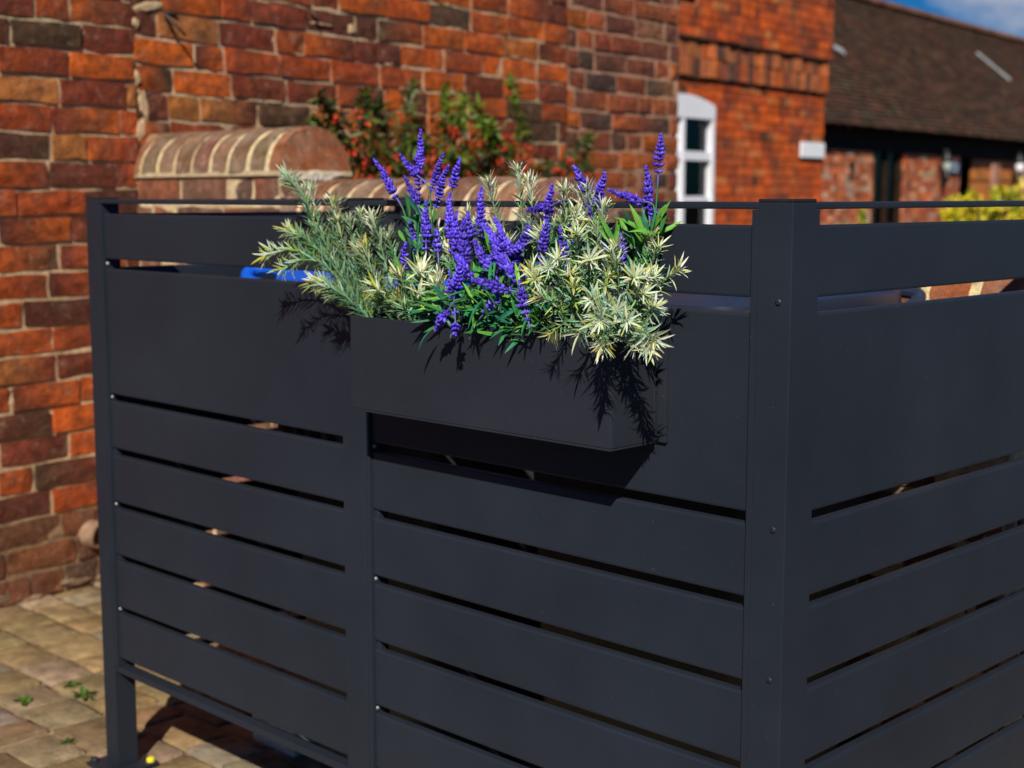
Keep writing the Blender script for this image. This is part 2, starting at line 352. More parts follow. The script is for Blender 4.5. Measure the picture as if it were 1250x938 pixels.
def build_far_house():
    off = -2.06; o = WP + WN*off
    b = empty('brick_house', o + WE*7.5, 'orange brick house with a dentil band and white arched window behind the flower box', 'house')
    r = random.Random(8); up = V((0, 0, 1)); mb = MB()
    U0, U1, ZS = 6.77, 7.75, 0.02
    def zarch(u): t = (u-7.26)/.49; return 1.905 + .075*(1-t*t)
    for (a_, c_, z0_, z1_) in ((4.0, U0+.03, 0, 1.8875), (U1-.03, 9.8, 0, 1.8875), (4.0, 9.8, 1.8875, 2.114)):
        bricks(mb, o, WE, WN, a_, c_, z0_, z1_, .0755, r, PAL_FAR, bl=.22, hd=.4, joint=.008, jit=.002, grid=(3, 2), mort=(.36, .13, .05), relief=.012)
    o1 = o + WN*.03
    bricks(mb, o1, WE, WN, 4.0, 9.8, 2.12, 2.412, .146, r, [(2, (.46, .09, .018)), (1.5, (.2, .055, .025)), (1.2, (.5, .14, .04)), (.7, (.1, .05, .035))], bl=.10, hd=0, joint=.009, jit=.003, grid=(2, 3), mort=(.32, .12, .05), relief=.012, proud=.012)
    mb.obox(o, WE, WN, up, 4.0, 9.8, -.03, .024, 2.1145, 2.1195, 1, (.2, .1, .06))
    o3 = o + WN*.065; hole2 = lambda u, z, h: 6.6-.02 < u < 7.325+.0 and 2.66 < z < 3.5
    bricks(mb, o3, WE, WN, 4.0, 9.8, 2.416, 4.22, .0755, r, PAL_FAR, bl=.22, hd=.4, joint=.008, jit=.002, grid=(3, 2), hole=hole2, mort=(.38, .13, .05), relief=.012)
    mb.obox(o, WE, WN, up, 4.0, 9.8, -.03, .058, 2.408, 2.416, 1, (.2, .1, .06))
    # flanks and back
    mb.obox(o, WE, WN, up, 9.76, 9.795, -4, -.02, 0, 4.22, 0, (.35, .07, .02)); mb.obox(o, WE, WN, up, 4.0, 4.05, -4, -.02, 0, 4.22, 0, (.35, .07, .02))
    mb.obox(o, WE, WN, up, 4.0, 9.79, -4.05, -4, 0, 4.22, 0, (.35, .07, .02))
    mb.build('wall', [M_FARBRICK, M_MORTAR], b)
    mb = MB()   # pitched roof above, out of the frame
    A = [o + WE*3.9 + WN*.3 + up*4.2, o + WE*9.9 + WN*.3 + up*4.2, o + WE*9.9 - WN*2 + up*5.9, o + WE*3.9 - WN*2 + up*5.9, o + WE*9.9 - WN*4.3 + up*4.2, o + WE*3.9 - WN*4.3 + up*4.2]
    mb.add(A + [a + up*.08 for a in A], [(0,1,2,3), (3,2,4,5), (6,9,8,7), (9,11,10,8), (0,6,7,1), (5,4,10,11), (1,7,8,2), (2,8,10,4), (0,3,9,6), (3,5,11,9)], 0, (.07, .04, .03))
    mb.build('roof', M_TILE, b)
    # arched window
    fr = MB(); D = -.03
    def bar(u0, u1, z0, z1, d0=-.074, d1=.009): fr.obox(o, WE, WN, up, u0, u1, d0, d1, z0, z1)
    K = 12; vs = []; ZB = 1.80
    for d in (-.075, .012):
        for k in range(K+1):
            u = U0 + (U1-U0)*k/K; vs += [o + WE*u + WN*d + up*ZB, o + WE*u + WN*d + up*zarch(u)]
    q = 2*(K+1); fs = []
    for k in range(K):
        a = 2*k; fs += [(q+a, q+a+2, q+a+3, q+a+1), (a, a+1, a+3, a+2), (a+1, q+a+1, q+a+3, a+3), (a, a+2, q+a+2, q+a)]
    fr.add(vs, fs)
    for (u0, u1) in ((U0, U0+.04), (U1-.04, U1), (7.24, 7.28)): bar(u0, u1, ZS, ZB)
    bar(U0+.04, 7.24, 1.475, 1.545, -.07, 0.0); bar(7.28, U1-.04, 1.475, 1.545, -.07, 0.0)
    bar(U0+.04, 7.24, 1.15, 1.195, -.07, -.008); bar(7.28, U1-.04, 1.15, 1.195, -.07, -.008)
    bar(U0+.04, 7.24, .1, .3, -.07, 0.0); bar(7.28, U1-.04, .1, .3, -.07, 0.0)
    w = fr.build('window', M_WHITE, b)
    for (u0, u1) in ((U0+.04, 7.24), (7.28, U1-.04)):
        for (z0, z1) in ((1.545, 1.80), (1.195, 1.475), (.3, 1.15)):
            g = MB(); g.obox(o, WE, WN, up, u0+.001, u1-.001, -.052, -.046, z0+.001, z1-.001); g.build('pane', M_GLASS, w)
    rm = MB(); rm.obox(o, WE, WN, up, 6.4, 8.1, -1.6, -1.55, 0, 2.05); rm.obox(o, WE, WN, up, 6.36, 6.4, -1.6, -.1, 0, 2.05); rm.obox(o, WE, WN, up, 8.1, 8.14, -1.6, -.1, 0, 2.05)
    rm.obox(o, WE, WN, up, 6.36, 8.14, -1.6, -.1, 2.05, 2.09); rm.obox(o, WE, WN, up, 6.36, 8.14, -1.6, -.1, -.02, .01)
    rm.build('room', M_ROOM, b)
    cu = MB()
    for k in range(5): cu.obox(o, WE, WN, up, 7.56+k*.028, 7.586+k*.028, -.20-.02*(k % 2), -.17-.02*(k % 2), .1, 1.5 - .03*k)
    for k in range(5): cu.obox(o, WE, WN, up, 6.9+k*.03, 6.928+k*.03, -.20-.02*(k % 2), -.17-.02*(k % 2), .1, 1.7)
    cu.build('curtain', M_CURTAIN, b)
    wd = MB(); wd.obox(o, WE, WN, up, 7.69, 7.77, -.16, -.10, 1.565, 1.795); wd.build('brick_reflection', M_OAK, b)  # orange slab added behind the pane, standing in for brick reflected in the glass
    up_w = MB(); up_w.obox(o3, WE, WN, up, 6.6, 7.31, -.14, -.10, 2.66, 3.5); up_w.build('upper_window', M_DARKWOOD, b)
    sg = MB(); sg.obox(o, WE, WN, up, 9.28, 9.76, .012, .03, 1.535, 1.672)
    sg.build('wall_sign', M_SIGN, origin=o + WE*9.52 + up*1.6, bevel=.006)
    tag(bpy.context.scene.objects['wall_sign'], 'small blank white plate on the corner of the orange brick house', 'sign')
build_far_house()

def build_barn():
    off = -4.44; o = WP + WN*off; up = V((0, 0, 1)); r = random.Random(21)
    b = empty('barn', o + WE*19, 'long low brick barn with a mossy brown tiled roof and deep shaded eaves', 'barn')
    U0, U1 = 12.5, 36.
    piers = [(13.2, 16.55), (17.67, 19.93), (26.5, 29.5), (31, 36)]
    mb = MB(); slot = lambda u, z, h: 15.73 < u < 15.93 and 1.36 < z < 1.66
    for i, (a, c) in enumerate(piers):
        bricks(mb, o, WE, WN, a, c, 0, 1.80, .078, r, PAL_BARN, bl=.22, hd=.4, joint=.011, jit=.003, grid=(3, 2), mort=(.42, .25, .16), relief=.012, hole=slot if i == 0 else None)
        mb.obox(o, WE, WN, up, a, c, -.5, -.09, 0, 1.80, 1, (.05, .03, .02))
        for side, u in ((-1, a), (1, c)):
            for k in range(23): mb.obox(o, WE, WN, up, u-.01, u+.004 if side > 0 else u+.01, -.09-.2*(.5+.5*(k % 2)), -.012, k*.078+.005, k*.078+.072, 0, vary(pick(PAL_BARN, r), r))
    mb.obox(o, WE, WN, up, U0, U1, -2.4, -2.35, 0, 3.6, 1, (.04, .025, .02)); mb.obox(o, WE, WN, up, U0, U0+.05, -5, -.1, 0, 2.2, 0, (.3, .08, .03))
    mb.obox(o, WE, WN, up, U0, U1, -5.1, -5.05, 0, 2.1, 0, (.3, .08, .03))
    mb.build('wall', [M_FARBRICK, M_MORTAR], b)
    bm_ = MB(); bm_.obox(o, WE, WN, up, U0, U1, -.28, -.02, 1.803, 2.06); 
    for k in range(60): bm_.obox(o, WE, WN, up, U0+.4*k, U0+.4*k+.09, -.3, .18, 2.062, 2.09)
    bm_.build('eaves_beam', M_DARKWOOD, b)
    # timber posts and doors between the brick piers
    dr = MB()
    for (a, c) in ((16.6, 17.64),):
        dr.obox(o, WE, WN, up, a, a+.1, -.12, -.03, 0, 1.8); dr.obox(o, WE, WN, up, c-.1, c, -.12, -.03, 0, 1.8); dr.obox(o, WE, WN, up, (a+c)/2-.05, (a+c)/2+.05, -.12, -.04, 0, 1.8)
        dr.obox(o, WE, WN, up, a+.1, c-.1, -.11, -.05, 0, .8)
    d = dr.build('door', M_DARKWOOD, b)
    g = MB(); g.obox(o, WE, WN, up, 16.7, 17.54, -.09, -.082, .8, 1.8); g.build('pane', M_GLASS, d)
    dr = MB()
    for k in range(14): dr.obox(o, WE, WN, up, 20.75+k*.16, 20.9+k*.16, -.13, -.09 + .006*(k % 3), 0, 1.78)
    dr.obox(o, WE, WN, up, 20.7, 23.1, -.085, -.06, 1.45, 1.6); dr.obox(o, WE, WN, up, 20.7, 23.1, -.085, -.06, .3, .45)
    dr.build('door', M_OAK, b)
    dr = MB()
    for k in range(18): dr.obox(o, WE, WN, up, 23.25+k*.175, 23.41+k*.175, -.6, -.56 + .006*(k % 3), 0, 1.78)
    dr.build('door', M_OAK, b)
    M_PINK = plain('pinkish_timber', (.3, .15, .1), .8, 0, .3, 8)
    for (a, c, zt) in ((21.5, 21.72, 1.72), (23.12, 23.25, 1.8)): ps = MB(); ps.obox(o, WE, WN, up, a, c, -.05, .02, 0, zt); ps.build('post', M_PINK, b)
    # roof
    ez, rz, e0, e1 = 2.105, 4.60, .25, -2.56
    slope = V((0, 0, 0)); sl = (WN*(e1-e0) + up*(rz-ez)); SL = sl.length; sl.normalize(); nn = WE.cross(sl); nn = nn if nn.z > 0 else -nn
    ro = o + WN*e0 + up*ez; mb = MB(); gauge, tw = .105, .17; rows = int(SL/gauge)
    pal = [(3, (0.059, 0.030, 0.017)), (2, (0.077, 0.034, 0.020)), (1.6, (0.038, 0.025, 0.016)), (1, (0.105, 0.046, 0.026)), (.6, (0.074, 0.056, 0.034))]
    mb.obox(ro, WE, sl, nn, U0, U1, 0.05, SL, -.06, -.02, 0, (.05, .03, .02))
    for k in range(rows):
        u = U0 - (tw/2 if k % 2 else 0); sag = 0
        while u < U1:
            j = r.uniform(-.006, .006); h = r.uniform(-.006, .006)
            s0, s1 = k*gauge + r.uniform(-.008, .008), (k+1)*gauge + .03
            c = vary(pick(pal, r), r, .2); a, e_ = u + .003, u + tw - .003
            t0, t1 = .016 + h, -.004 + h*.3
            P = [ro + WE*a + sl*s0 + nn*t0, ro + WE*e_ + sl*s0 + nn*(t0+j), ro + WE*e_ + sl*s1 + nn*t1, ro + WE*a + sl*s1 + nn*t1]
            P += [ro + WE*a + sl*s0 + nn*(t0-.016), ro + WE*e_ + sl*s0 + nn*(t0+j-.016)]
            mb.add(P, [(0, 1, 2, 3), (4, 5, 1, 0)], 0, c); u += tw
    back = WN*-(e0-e1) ; A = ro + sl*SL
    mb.add([A + WE*U0, A + WE*U1, A + WE*U1 + back + up*(ez-rz), A + WE*U0 + back + up*(ez-rz)], [(0, 1, 2, 3)], 0, (.06, .04, .03))
    rf = mb.build('roof', M_TILE, b)
    rd = MB(); u = U0
    while u < U1:
        c = vary((.17, .075, .04), r, .3); vs = []
        for q in (0, .44):
            for k in range(9):
                th = math.pi*k/8; vs.append(A + WE*(u+q) + WN*(.13*math.cos(th)) + up*(-.02 + .11*math.sin(th) + (.006 if q == 0 else 0)))
        rd.add(vs, [(k, k+1, 9+k+1, 9+k) for k in range(8)], 0, c); u += .445
    rd.build('ridge_tiles', M_TILE, rf)
    def roofpt(px, py):
        rr = ray(px, py); t = (ro - CAM).dot(nn)/rr.dot(nn); return CAM + rr*t
    for (pa, pb, wd) in (((1191, 66), (1232, 100), .14), ((1010, 56), (1028, 66), .16)):
        a, c = roofpt(*pa), roofpt(*pb); t = (c-a).normalized(); sd = nn.cross(t)
        f = MB(); f.obox(a, t, sd, nn, 0, (c-a).length, -wd/2, wd/2, .028, .045); f.build('lead_flashing', M_LEAD, rf)
    # fittings hung on the barn front
    def lamp(u, z, d, label, gm):
        e = empty('wall_lamp', o + WE*u + WN*d + up*z, label, 'lamp', 'lamps on the barn front'); p = e.location.copy()
        m = MB(); m.lathe(p + up*.0, up, [(0, .05), (.03, .065), (.12, .07), (.14, .05), (.15, .02)], 10); m.build('lamp_glass', gm, e, smooth=True)
        m = MB(); m.lathe(p + up*.15, up, [(0, .09), (.03, .09), (.12, .03), (.18, .01)], 10); m.build('lamp_cap', M_CAP, e, smooth=True)
        m = MB(); m.lathe(p - up*.2, up, [(0, .015), (.1, .05), (.195, .06)], 10); m.build('lamp_base', M_CAP, e, smooth=True)
        m = MB(); m.tube([p + up*.28, p + up*.32 - WN*.05, p - WN*(d-.01) + up*.28 if d > .02 else p + up*.28 - WN*.08], .015, 6); m.build('lamp_bracket', M_CAP, e, smooth=True)
    lamp(18.98, 1.56, .14, 'black lantern with a pale glass beside the small dark sign on the brick pier', M_LAMPGREY)
    lamp(22.45, 1.60, .12, 'round white lamp hanging in front of the orange timber doors', M_SIGN)
    s = MB(); s.obox(o, WE, WN, up, 19.33, 19.86, .012, .03, 1.53, 1.74, 0, (.02, .025, .035))
    for (a, c, z0, z1) in ((19.42, 19.5, 1.63, 1.69), (19.55, 19.62, 1.66, 1.71), (19.66, 19.76, 1.62, 1.68), (19.45, 19.58, 1.57, 1.60), (19.63, 19.74, 1.56, 1.6)):
        s.obox(o, WE, WN, up, a, c, .03, .033, z0, z1, 0, (.4, .45, .55))
    tag(s.build('notice_board', M_STICKER, origin=o + WE*19.6 + up*1.63), 'small dark blue notice with pale marks on the brick pier of the barn', 'sign')
build_barn()

def build_low_wall():
    b = empty('boundary_wall', (-2.29, 1.045, 0), 'stepped low brick wall with a rounded brick coping behind the bins', 'wall')
    r = random.Random(31); X, Y, Z = V((1,0,0)), V((0,1,0)), V((0,0,1)); YF, T, RAD = .925, .25, .125
    secs = [(-3.085, -2.29, 1.262), (-2.29, -1.27, 1.112), (-1.27, -.15, .978)]
    for i, (x0, x1, zt) in enumerate(secs):
        mb = MB(); nc = int(round(zt/.0815)); co = zt/nc
        bricks(mb, V((0, YF, 0)), X, -Y, x0, x1, 0, zt, co, r, PAL_LOW, bl=.232, hd=.35, mort=(.60, .46, .27), joint=.018, relief=.006)
        zlow = secs[i+1][2]+.02 if i < 2 else 0
        k0 = int(zlow/co)
        bricks(mb, V((x1, YF, 0)), Y, X, .006, T-.004, k0*co, zt, co, r, PAL_LOW, bl=.232, hd=.2, mort=(.60, .46, .27), joint=.018, relief=.006)
        mb.box(x0+.02, x1-.012, YF+.012, YF+T-.003, 0, zt-.004, 1, (.3, .2, .13))
        w = mb.build('wall_section', [M_BRICK, M_MORTAR], b)
        cp = MB(); u = x0
        yc = YF + T/2; cz = zt + .006
        def half(xa, xb, rad, m, c, jit=0, cap=False):
            K = 16; vs = []; cols = []
            for x in (xa, xb):
                for k in range(K+1):
                    th = math.pi*k/K; q = rad + r.uniform(-jit, jit)
                    vs.append(V((x + r.uniform(-jit, jit), yc - q*math.cos(th), cz + q*math.sin(th)))); cols.append(tuple(h*(1+r.uniform(-.12, .12)) for h in c))
            fs = [(k, k+1, K+1+k+1, K+1+k) for k in range(K)] + [tuple(range(K+1))[::-1], tuple(range(K+1, 2*K+2))]
            cp.add(vs, fs, m, c, cols)
        half(x0+.004, x1-.02, RAD-.0005, 1, (.66, .52, .30), .001)
        cp.box(x0, x1+.004, YF-.006, YF+T+.006, zt-.003, cz+.004, 1, (.55, .43, .26))
        while u < x1 - .004:
            w_ = .069 + r.uniform(-.006, .006); xb = min(u + w_, x1)
            if x1 - xb < .05: xb = x1
            c = vary(pick([(2, (.22, .075, .035)), (2, (.16, .075, .045)), (.5, (.30, .09, .03)), (1.8, (.15, .085, .05))], r), r)
            if xb >= x1 - .001 and i == 0: c = (.25, .085, .035)
            half(u, xb, RAD+.0045+r.uniform(-.0015, .003), 0, c, .0028); u = xb + .022 + r.uniform(0, .006)
        for k in range(5 if i == 0 else 3): 
            smear(cp, V((x1, YF, 0)), Y, X, r.uniform(.03, .22), zt + r.uniform(-.012, .008), .06, .014, r, (.6, .52, .4), m=1, lift=.003)
        cp.build('coping', [M_COPING, M_MORTAR], b)
build_low_wall()

# ================================================================== PLANTS BEHIND
def lens_leaf(mb, base, d, nrm, L, W, cb, ct, curl=.15, m=0, fold=.2, cm=None):
    """narrow leaf: four cross-sections folded along the midrib and a tip"""
    d = d.normalized(); nrm = (nrm - d*nrm.dot(d)); nrm = nrm.normalized() if nrm.length > 1e-4 else d.orthogonal().normalized()
    s = d.cross(nrm); vs = []; cols = []
    for t, w in ((0, .3), (.22, .85), (.5, 1), (.78, .62)):
        c = base + d*(L*t*(1-.25*abs(curl)*t)) - nrm*(curl*L*t*t)
        e = tuple(cb[i]*(1-t) + ct[i]*t for i in range(3)); mid = tuple((cm or e)[i]*(1-t*.6) + e[i]*t*.6 for i in range(3))
        vs += [c + s*(W*w/2) + nrm*(fold*W*w/2), c, c - s*(W*w/2) + nrm*(fold*W*w/2)]; cols += [e, mid, e]
    vs.append(base + d*(L*(1-.25*abs(curl))) - nrm*(curl*L)); cols.append(ct)
    fs = []
    for k in range(3): a = 3*k; fs += [(a, a+1, a+4, a+3), (a+1, a+2, a+5, a+4)]
    fs += [(9, 10, 12), (10, 11, 12)]
    mb.add(vs, fs, m, cb, cols)
def spline(pts, n):
    P = [V(p) for p in pts]; P = [P[0]*2 - P[1]] + P + [P[-1]*2 - P[-2]]; out = []
    segs = len(P) - 3
    for i in range(n):
        u = i/(n-1)*segs; k = min(int(u), segs-1); t = u - k; a, b, c, d = P[k:k+4]
        out.append(((b*2) + (c-a)*t + (a*2-b*5+c*4-d)*t*t + (b*3-a-c*3+d)*t**3)*.5)
    return out
def rvec(r):
    while True:
        v = V((r.uniform(-1, 1), r.uniform(-1, 1), r.uniform(-1, 1)))
        if .05 < v.length < 1: return v.normalized()

def build_pyracantha():
    r = random.Random(41); base = onwall(500, 300, .25); base.z = 0
    b = empty('firethorn_bush', base, 'green firethorn shrub with red berries growing against the old brick wall', 'shrub')
    st, lf, be = MB(), MB(), MB()
    W = lambda px, py, off=.18: onwall(px, py, off)
    stems = [[(470,330),(440,235),(405,175),(384,146)],[(470,330),(445,220),(412,150),(388,118)],[(480,330),(455,220),(440,150),(447,117)],[(490,330),(480,220),(470,165),(462,128)],
             [(490,330),(490,210),(497,150),(503,106)],[(500,330),(512,220),(520,190),(500,172)],[(520,330),(540,220),(546,160),(542,115)],[(530,330),(560,220),(556,165),(570,122)],
             [(540,330),(590,220),(598,170),(580,128)],[(560,330),(625,230),(634,170),(626,98)],[(560,330),(620,230),(606,180),(590,150)],[(560,330),(660,240),(690,205),(716,168)],[(580,330),(690,250),(712,210),(719,170)],
             [(470,330),(430,240),(400,205),(392,190)],[(500,330),(470,225),(430,200),(410,195)],[(520,330),(520,240),(535,200),(560,190)],[(560,330),(600,250),(650,215),(668,200)],[(500,330),(450,240),(470,200),(490,195)]]
    for si, s in enumerate(stems):
        o0 = r.uniform(.10, .32); pts = [W(px, py, o0 if i < 3 else o0 + r.uniform(-.06, .05)) for i, (px, py) in enumerate(s)]
        pts = [V((pts[0].x, pts[0].y, 0.02))] + pts; p = spline(pts, 34)
        st.tube(p, [.009 - .007*i/33 for i in range(34)], 5, 0, (.05, .03, .015))
        bright = r.random() < .4 or si in (6, 7, 10)
        for i in range(10, 34):
            fine = i > 24
            for q in range(7 if fine else 13):
                d = (rvec(r) + (p[min(i+1, 33)] - p[i-1]).normalized()*.6); bp = p[i] + rvec(r)*(.012 if fine else r.uniform(.01, .09))
                c = vary((.10, .15, .012) if bright and fine else r.choice(((.022, .05, .012), (.04, .07, .012), (.10, .115, .012), (.025, .045, .018), (.26, .07, .012), (.10, .10, .012), (.07, .09, .012))), r, .3)
                lens_leaf(lf, bp, d, rvec(r), r.uniform(.034, .06), r.uniform(.010, .016), c, c, .1)
        if si not in (3, 4):
            for i in range(11, 27):
                if r.random() < (.85 if i < 24 else .25):
                    cc = p[i] + rvec(r)*r.uniform(.01, .06) + WN*.03
                    for q in range(r.randint(5, 11)):
                        x = cc + rvec(r)*r.uniform(.004, .02); rad = r.uniform(.0065, .010); c = vary((.42, .022, .008) if r.random() < .75 else (.45, .08, .01), r, .25)
                        be.add([x + V((rad,0,0)), x - V((rad,0,0)), x + V((0,rad,0)), x - V((0,rad,0)), x + V((0,0,rad)), x - V((0,0,rad))],
                               [(0,2,4),(2,1,4),(1,3,4),(3,0,4),(2,0,5),(1,2,5),(3,1,5),(0,3,5)], 0, c)
    st.build('stems', M_STEM, b, smooth=True); lf.build('foliage', M_SHRUB, b); tag(be.build('berries', M_BERRY, b, smooth=True), kind='stuff')
build_pyracantha()
def build_shrub(name, label, c, rad, top, seed, n, pal, L=.05):
    r = random.Random(seed); b = empty(name, (c[0], c[1], 0), label, 'shrub'); st, lf = MB(), MB()
    for k in range(n):
        th = r.uniform(0, 6.283); q = math.sqrt(r.random()); tip = V((c[0] + rad[0]*q*math.cos(th), c[1] + rad[1]*q*math.sin(th), top*(1-.13*q*q) + r.uniform(-.16, .03)))
        p0 = V((c[0] + (tip.x-c[0])*.25, c[1] + (tip.y-c[1])*.25, .02)); p = spline([p0, (p0*.5+tip*.5) + V((0, 0, .1)), tip], 12)
        st.tube(p, [.008-.006*i/11 for i in range(12)], 4, 0, (.06, .04, .02)); cc = pick(pal, r)
        for i in range(1, 12):
            for w in range(7 if i > 3 else 5):
                d = rvec(r) + V((0, 0, .5)); c2 = vary(cc, r, .3); lens_leaf(lf, p[i] + rvec(r)*.02, d, rvec(r), L*r.uniform(.7, 1.2), L*.42, c2, tuple(h*1.15 for h in c2), .15)
    st.build('stems', M_STEM, b); lf.build('foliage', M_SHRUB, b)
build_shrub('golden_shrub', 'bright yellow leafy shrub behind the right hand fence panel in front of the barn', (-3.05, 7.32), (.62, .5), 1.25, 5, 190, [(3, (.50, .42, .012)), (2, (.36, .36, .012)), (1, (.22, .27, .015)), (.8, (.6, .46, .06))], .06)
build_shrub('yellow_green_shrub', 'small yellow green bush showing just right of the corner post', (-3.83, 6.52), (.07, .08), 1.10, 6, 18, [(2, (.28, .33, .012)), (1, (.4, .38, .015))], .05)

# ================================================================== THE BIN STORE
store = empty('bin_store', (-.82, .43, 0), 'dark grey slatted metal bin store screen with square posts on the paving', 'bin store')
Z_RT, Z_RB, Z1T, Z1B, ZBT, ZG1, PT, GAP, ZBR1, ZBR0 = 1.1965, 1.1876, 1.1678, 1.0779, 1.0581, .8047, .1113, .0153, .2337, .2165
SL_ = [(Z1B, Z1T), (ZG1, ZBT)] + [(ZG1 - PT*k, ZG1 - PT*(k-1) - GAP) for k in range(1, 6)]
BV = .0023
def post(x0, x1, y0, y1, foot=True, cap_yellow=None):
    mb = MB(); mb.box(x0, x1, y0, y1, .008, 1.196); p = mb.build('post', M_METAL, store, bevel=.0013)
    mb = MB(); mb.box(x0, x1, y0, y1, 1.1965, 1.2005); mb.build('post_cap', M_CAP, p, bevel=.0012)
    mb = MB(); cx, cy = (x0+x1)/2, (y0+y1)/2; mb.box(cx-.055, cx+.055, cy-.055, cy+.055, .0, .0078); mb.build('base_plate', M_METAL, p, bevel=.002)
    for sx, sy in ((1, -1), (-1, -1), (1, 1), (-1, 1)):
        m = MB(); m.lathe((cx + sx*.042, cy + sy*.042, .008), (0, 0, 1), [(0, .009), (.006, .009), (.009, .006)], 12)
        m.build('bolt_cap', M_YELLOW if (sx, sy) == cap_yellow else M_CAP, p, smooth=False)
    return p
PD = .0518
pl = post(-1.6864, -1.6400, 0, .0478, True, (1, 1))
pm = post(-.8623, -.8143, 0, .048)
pc = post(-.0506, 0, 0, PD)
YR = .83
pr = post(-.0506, 0, YR, YR+.05)
pk = post(-1.6864, -1.6400, YR, YR+.05)
def screw(p, ax, parent, mat=M_STEEL, rad=.0042):
    m = MB(); m.lathe(p, ax, [(0, rad), (.0012, rad), (.0024, rad*.6), (.0024, rad*.3), (.0012, rad*.25)], 12); m.build('screw', mat, parent, smooth=False)
for z in (1.075, .79, .595): screw((-.0175, -.0002, z), (0, -1, 0), pc, M_METAL, .0042)
def panel(fix, a, b, ybase):
    """slats, rails and channels of one bay; fix maps (along, depth, z) to world; along runs a..b"""
    CW = .0098
    def bx(name, s0, s1, d0, d1, z0, z1, mat=M_METAL, parent=store, bv=BV):
        P = [fix(s, d, z) for s in (s0, s1) for d in (d0, d1) for z in (z0, z1)]
        xs, ys, zs = zip(*P); m = MB(); m.box(min(xs), max(xs), min(ys), max(ys), min(zs), max(zs)); return m.build(name, mat, parent, bevel=bv)
    bx('top_rail', a, b, .0012, .0478, Z_RB, Z_RT)
    ch = [bx('channel', a+.0003, a + CW, .0012, .030, ZBR1 - .004, Z_RB-.0004, bv=.001), bx('channel', b - CW, b-.0003, .0012, .030, ZBR1 - .004, Z_RB-.0004, bv=.001)]
    for (z0, z1) in SL_: bx('slat', a + CW + .0003, b - CW - .0003, .0062, .0235, z0, z1, bv=.0035)
    bx('bottom_rail', a + .0003, b - .0003, .003, .030, ZBR0, ZBR1-.0045, bv=.002)
    for k, z in enumerate([(Z1B + ZBT)/2, ZG1 - GAP/2] + [ZG1 - PT*q - GAP/2 for q in range(1, 5)]):
        p = V(fix(a + CW, .013, z)); q = V(fix(b - CW, .013, z)); ax = (q-p).normalized()
        if k in (0, 1, 3, 5): screw(p, ax, ch[0], M_STEEL, .0036)
        else:
            P = [fix(s, d, zz) for s in (a+CW-.001, a+CW+.012) for d in (.010, .0225) for zz in (z-.0105, z+.0085)]; xs, ys, zs = zip(*P)
            m = MB(); m.box(min(xs), max(xs), min(ys), max(ys), min(zs), max(zs)); m.build('spacer', M_METAL, ch[0], bevel=.002)
panel(lambda s, d, z: (s, d, z), -1.6400, -.8623, 0)
panel(lambda s, d, z: (s, d, z), -.8143, -.0506, 0)
panel(lambda s, d, z: (-d, s, z), PD, YR, 0)
panel(lambda s, d, z: (-1.6864 + d, s, z), .0478, YR, 0)

